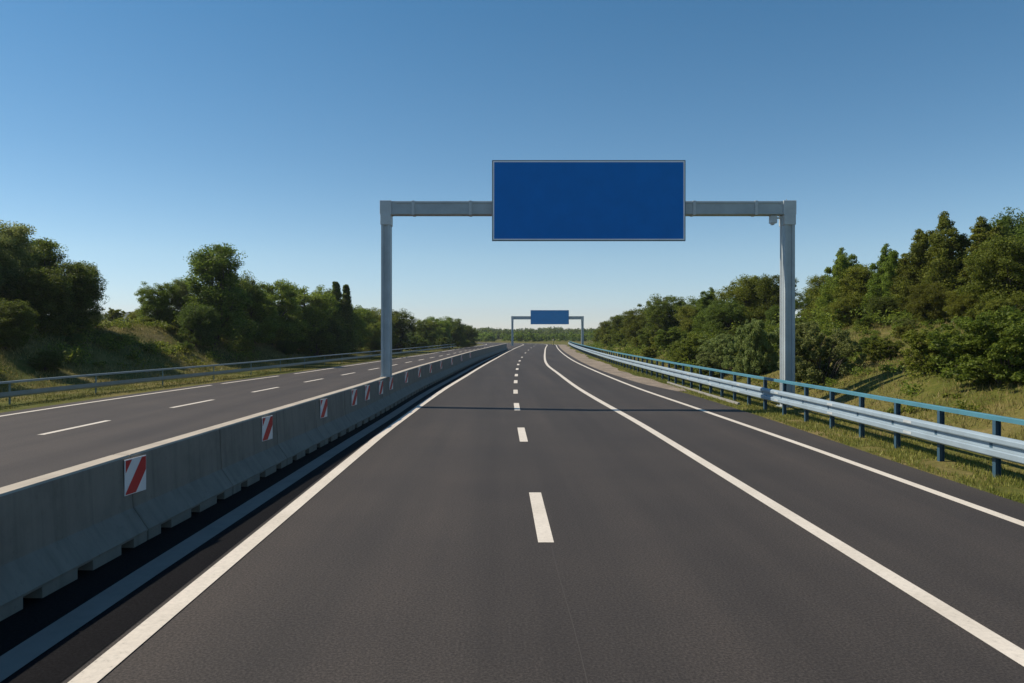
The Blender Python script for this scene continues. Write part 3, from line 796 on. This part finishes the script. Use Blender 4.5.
T += [
 ('tallB', 40, 48, 240, 60, 'green tree on the right shoulder of the tall grey-green willow at far left', GL),
 ('tallA', -18, 42, 232, 80, 'grey-green willow cut by the left edge of the photo', GL),
 ('roundA', 250, 67, 284, 44, 'green tree filling the right side of the tallest domed tree', GL),
 ('shrubA', 720, 40, 352, 50, 'small pale shrub low on the slope just above the blue rail', GRs),
 ('shrubC', 748, 38, 350, 46, 'small olive shrub just left of the foot of the right gantry post', GRs),
 ('shrubC', 806, 32, 348, 44, 'small olive shrub just right of the foot of the right gantry post', GRs),
 ('shrubB', 682, 50, 350, 36, 'low green shrub close behind the rail near the kerb strip', GRs),
 ('shrubC', 652, 64, 346, 32, 'low olive shrub close behind the rail before the dark domed tree', GRs),
 ('shrubC', 120, 62, 326, 50, 'yellow green shrub on the crest of the lit grass hump on the left', GLs),
 ('shrubC', 150, 58, 330, 56, 'yellow green shrub on the lit hump below the small olive tree', GLs),
 ('shrubB', 185, 54, 342, 50, 'green shrub low on the lit hump on the left', GLs),
 ('shrubB', 960, 27, 330, 50, 'leafy shrub at the left foot of the large leafy shrub', GRs),
 ('shrubA', 840, 34, 340, 50, 'small grey-green shrub at the right foot of the round one by the gantry', GRs),
 ('shrubC', 908, 33, 328, 56, 'dry olive shrub in front of the trees above the right slope', GRs),
 ('shrubB', 700, 54, 340, 40, 'green shrub at the left foot of the pale round shrub', GRs),
 ('shrubC', 1010, 29, 296, 100, 'olive shrub just behind the large leafy shrub at the right edge', GRs),
 ('shrubB', 1085, 25, 300, 110, 'leafy shrub beyond the right edge of the photo', GRs),
 ('shrubA', 905, 36, 318, 60, 'grey-green shrub between the loose olive shrub and the trees above it', GRs),
 ('shrubB', 862, 39, 316, 60, 'green shrub right of the round grey-green shrub by the gantry', GRs),
 ('shrubC', 790, 42, 326, 60, 'olive shrub behind the foot of the right gantry post', GRs),
 ('shrubC', 735, 54, 326, 50, 'olive shrub between the two pale willow shrubs', GRs),
 ('shrubB', 672, 64, 328, 40, 'green shrub at the foot of the dark domed tree', GRs),
 ('shrubC', 656, 78, 326, 36, 'olive shrub just left of the foot of the dark domed tree', GRs),
 ('roundC', 655, 92, 308, 34, 'olive tree close behind the dark domed tree', GR),
 ('roundB', 700, 72, 298, 40, 'dark tree behind the thin-topped tree', GR),
 ('roundA', 760, 64, 284, 60, 'green tree behind the broad olive trees left of the post', GR),
 ('roundC', 828, 50, 276, 44, 'olive tree left of the pointed grey-green tree', GR),
 ('roundC', 900, 44, 262, 60, 'olive tree behind the small pointed tree on the right bank', GR),
 ('roundB', 990, 42, 232, 90, 'dark tree behind the bright rounded tree at the right edge', GR),
 ('roundB', 950, 40, 262, 70, 'dark green tree on the bank beneath the highest pointed tree', GR),
 ('roundA', 255, 70, 300, 46, 'green tree at the right foot of the tallest domed tree', GL),
 ('roundC', 140, 66, 308, 36, 'small olive tree at the left foot of the light green spreading tree', GL),
 ('roundA', 350, 96, 302, 36, 'green tree behind the two pointed conifers', GL),
 ('shrubC', 170, 57, 330, 60, 'olive shrub on the grass below the light green spreading tree', GLs),
 ('shrubB', 315, 78, 330, 50, 'green shrub at the foot of the bushy round tree on the left', GLs),
 ('shrubD', 45, 38, 350, 90, 'low dark shrub nearest the rail on the left', GLs),
 ('shrubB', 465, 158, 338, 30, 'last green shrub at the far end of the left row', GLs),
 ('shrubB', 418, 124, 336, 34, 'green shrub between the trees right of the left gantry post', GLs),
]
for t in T: plant(*t)

# far-off woods past the bend, one mass
def wood(name, label, x0, x1, y0, y1, h0, h1, count, per, leaf, m):
    cs = []; rs = []
    for k in range(count):
        x = random.uniform(x0, x1); y = random.uniform(y0, y1); h = random.uniform(h0, h1)*(.85+.3*noise.noise(Vector((x*.03, y*.02, 4)))); r = h*.6
        g = BASE
        for q in range(14):
            a = random.random()*6.28; z = random.uniform(.1, .93); rr = r*math.sqrt(max(.05, 1-(z-.4)**2*2.2))*random.uniform(.4, 1)
            cs.append((x+rr*math.cos(a), y+rr*math.sin(a), g+z*h)); rs.append(r*.36)
    me = quads_mesh(name, leaf_quads(np.array(cs), np.array(rs), per, leaf), m)
    o = bpy.data.objects.new(name, me); C.objects.link(o); tag(o, label, 'woodland', kind='stuff'); return o
wood('woodland', 'low green scrub and young trees beyond the road bend', -90, 140, 285, 345, 2.6, 4.4, 300, 34, .26, M['leaf_green'])
wood('woodland', 'band of darker trees behind the scrub beyond the bend', -170, 270, 420, 520, 5.0, 6.8, 520, 26, .42, M['leaf_dark'])
wood('woodland', 'distant blue-green woods along the horizon', -420, 420, 720, 850, 8.5, 11.0, 900, 20, .8, M['leaf_dark'])

def undergrowth(label, side, n, d0, d1, y0, y1, h0, h1, per, leaf, m, sd):
    cs = []; rs = []; tries = 0
    while len(cs) < n and tries < n*60:
        tries += 1
        y = y0+(y1-y0)*random.random()**1.3; dd = random.uniform(d0, d1)
        u = 9.0+dd if side > 0 else u_lrail(y)-.4-dd
        x = cshift(y)+u
        if noise.noise(Vector((x*.28, y*.2, sd))) < random.uniform(-.15, .35)-(.25*(dd-d0)/(d1-d0)): continue
        h = random.uniform(h0, h1); g = ground_z(x, y)
        for q in range(5):
            cs.append((x+random.gauss(0, h*.7), y+random.gauss(0, h*.7), g+h*random.uniform(.1, .6))); rs.append(h*.5)
    me = quads_mesh('undergrowth', leaf_quads(np.array(cs), np.array(rs), per, leaf), m)
    o = bpy.data.objects.new('undergrowth', me); C.objects.link(o); tag(o, label, 'undergrowth', kind='stuff')
undergrowth('low green weeds and brambles on the right slope', 1, 900, 3.0, 15, 12, 85, .2, .85, 50, .045, M['leaf_green'], 21)
undergrowth('low olive weeds on the right slope', 1, 1100, 1.8, 15, 10, 85, .15, .6, 50, .042, M['leaf_olive'], 33)
undergrowth('knee high brambles and saplings filling the far part of the right slope', 1, 900, 1.6, 12, 38, 150, .5, 1.5, 60, .085, M['leaf_green'], 51)
undergrowth('yellow green scrub over the crest of the left embankment', -1, 900, 5.5, 16, 40, 110, .35, 1.1, 60, .07, M['leaf_olive'], 61)
undergrowth('low weeds on the left embankment', -1, 1100, 4, 18, 26, 110, .2, .8, 50, .055, M['leaf_olive'], 45)
# grass
def blades(n, ufun, h0, h1, w0, w1, lean=.35):
    pos = np.zeros((n, 3))
    for i in range(n): pos[i] = ufun()
    a = rng.random(n)*6.283; h = rng.uniform(h0, h1, n); wd = rng.uniform(w0, w1, n)/2
    dx = np.cos(a)*wd; dy = np.sin(a)*wd; l = rng.normal(size=(n, 2))*lean*h[:, None]
    A = pos+np.stack([dx, dy, np.zeros(n)], 1); B = pos-np.stack([dx, dy, np.zeros(n)], 1)
    Tt = pos+np.stack([l[:, 0], l[:, 1], h], 1)
    return np.stack([A, B, Tt], 1)
def verge_pt():
    while True:
        y = 6+70*random.random()**1.8
        lo = u_asph(y) if y < 34 else 8.1
        u = lo-.05+random.random()*(10.8-lo)
        edge = u-lo
        if edge < .25*(noise.noise(Vector((y*1.3, u, 2)))+.6) and random.random() < .8: continue
        x = cshift(y)+u
        if noise.noise(Vector((x*1.6, y*1.1, 5))) < -.28: continue
        return (x, y, ground_z(x, y)-.01)
def slope_pt(side, d0, d1, y0, y1):
    while True:
        y = y0+(y1-y0)*random.random()**1.4; d = random.uniform(d0, d1)
        u = 9.0+d if side > 0 else u_lrail(y)-.4-d
        x = cshift(y)+u
        if noise.noise(Vector((x*.8, y*.6, 9*side))) < random.uniform(-.5, .1): continue
        return (x, y, ground_z(x, y)-.02)
for nm, lab, V, m in [
    ('grass', 'short yellow-green grass on the verge under the right guardrail', blades(70000, verge_pt, .03, .13, .010, .022), M['grass_fresh']),
    ('grass', 'tall dry grass covering the right slope', blades(110000, lambda: slope_pt(1, 1.2, 14, 7, 80), .05, .22, .012, .030), M['grass_dry']),
    ('grass', 'tall dry grass on the left embankment', blades(70000, lambda: slope_pt(-1, 2.0, 17, 26, 110), .08, .28, .02, .05), M['grass_dry']),
    ('grass', 'short grass strip beside the left guardrail', blades(30000, lambda: slope_pt(-1, -1.6, 2.4, 14, 100), .04, .16, .015, .035), M['grass_fresh']),
]:
    o = bpy.data.objects.new(nm, quads_mesh(nm, V, m)); C.objects.link(o); tag(o, lab, 'grass', kind='stuff')

# ------------------------------------------------------------------ light, sky, camera
SUN_EL, SUN_AZ = math.radians(44.5), math.radians(-80)     # azimuth measured from +Y (ahead) toward +X
d = Vector((math.sin(SUN_AZ)*math.cos(SUN_EL), math.cos(SUN_AZ)*math.cos(SUN_EL), math.sin(SUN_EL)))
sl = bpy.data.lights.new('sun', 'SUN'); sl.energy = 4.2; sl.angle = math.radians(.5); sl.color = (1, .89, .74)
so = bpy.data.objects.new('sun', sl); C.objects.link(so); so.rotation_euler = d.to_track_quat('Z', 'Y').to_euler()
wd = bpy.data.worlds.new('World'); scene.world = wd; wd.use_nodes = True; nt = wd.node_tree
sky = nt.nodes.new('ShaderNodeTexSky'); sky.sky_type = 'NISHITA'; sky.sun_disc = False
sky.sun_elevation = SUN_EL; sky.sun_rotation = SUN_AZ; sky.altitude = 0
sky.air_density = .8; sky.dust_density = .1; sky.ozone_density = 3.5
bg = nt.nodes['Background']; hs = nt.nodes.new('ShaderNodeHueSaturation'); hs.inputs['Saturation'].default_value = 1.08; hs.inputs['Hue'].default_value = .488
mm = nt.nodes.new('ShaderNodeMix'); mm.data_type = 'RGBA'; mm.blend_type = 'MULTIPLY'; mm.inputs[0].default_value = 1; mm.inputs[7].default_value = (1, 1, 1, 1)
nt.links.new(sky.outputs[0], hs.inputs['Color']); nt.links.new(hs.outputs[0], mm.inputs[6]); tc = nt.nodes.new('ShaderNodeTexCoord'); sx_ = nt.nodes.new('ShaderNodeSeparateXYZ'); nt.links.new(tc.outputs['Generated'], sx_.inputs[0])
rp = ramp(nt, [(0, tuple(a*b/1.3 for a, b in zip((1.05, .90, .97), (.70, .78, .785)))), (.10, tuple(a*b/1.3 for a, b in zip((1.22, 1.0, .95), (.70, .78, .785)))),
               (.22, tuple(a*b/1.3 for a, b in zip((.98, .93, .93), (.70, .78, .785)))), (.40, tuple(a*b/1.3 for a, b in zip((.75, .895, .95), (.70, .78, .785))))])
nt.links.new(sx_.outputs[2], rp.inputs[0]); nt.links.new(rp.outputs[0], mm.inputs[7])
nt.links.new(mm.outputs[2], bg.inputs[0]); bg.inputs[1].default_value = .14*1.3/1.25

hm = bpy.data.materials.new('haze'); hm.use_nodes = True; ht = hm.node_tree
ht.nodes.remove(ht.nodes['Principled BSDF']); pv = ht.nodes.new('ShaderNodeVolumePrincipled')
pv.inputs['Color'].default_value = (.80, .88, 1, 1); pv.inputs['Density'].default_value = .00017; pv.inputs['Anisotropy'].default_value = .2
ht.links.new(pv.outputs[0], ht.nodes['Material Output'].inputs['Volume'])
tag(MB().box(-1650, 1650, -80, 1650, -4, 60).build('haze', hm, fix=True), kind='stuff')

cam = bpy.data.cameras.new('camera'); co = bpy.data.objects.new('camera', cam); C.objects.link(co)
co.location = (0, 0, EYE); co.rotation_euler = (math.radians(90), 0, 0)
cam.sensor_width = 36; cam.lens = F/1024*36; cam.shift_x = (512-CX)/1024; cam.shift_y = -(341.5-HY)/1024
cam.clip_end = 8000; cam.clip_start = .05
scene.camera = co
vs_ = scene.view_settings; vs_.view_transform = 'Standard'; vs_.look = 'None'; vs_.exposure = .15+math.log2(1.25); vs_.gamma = 1; vs_.use_curve_mapping = False
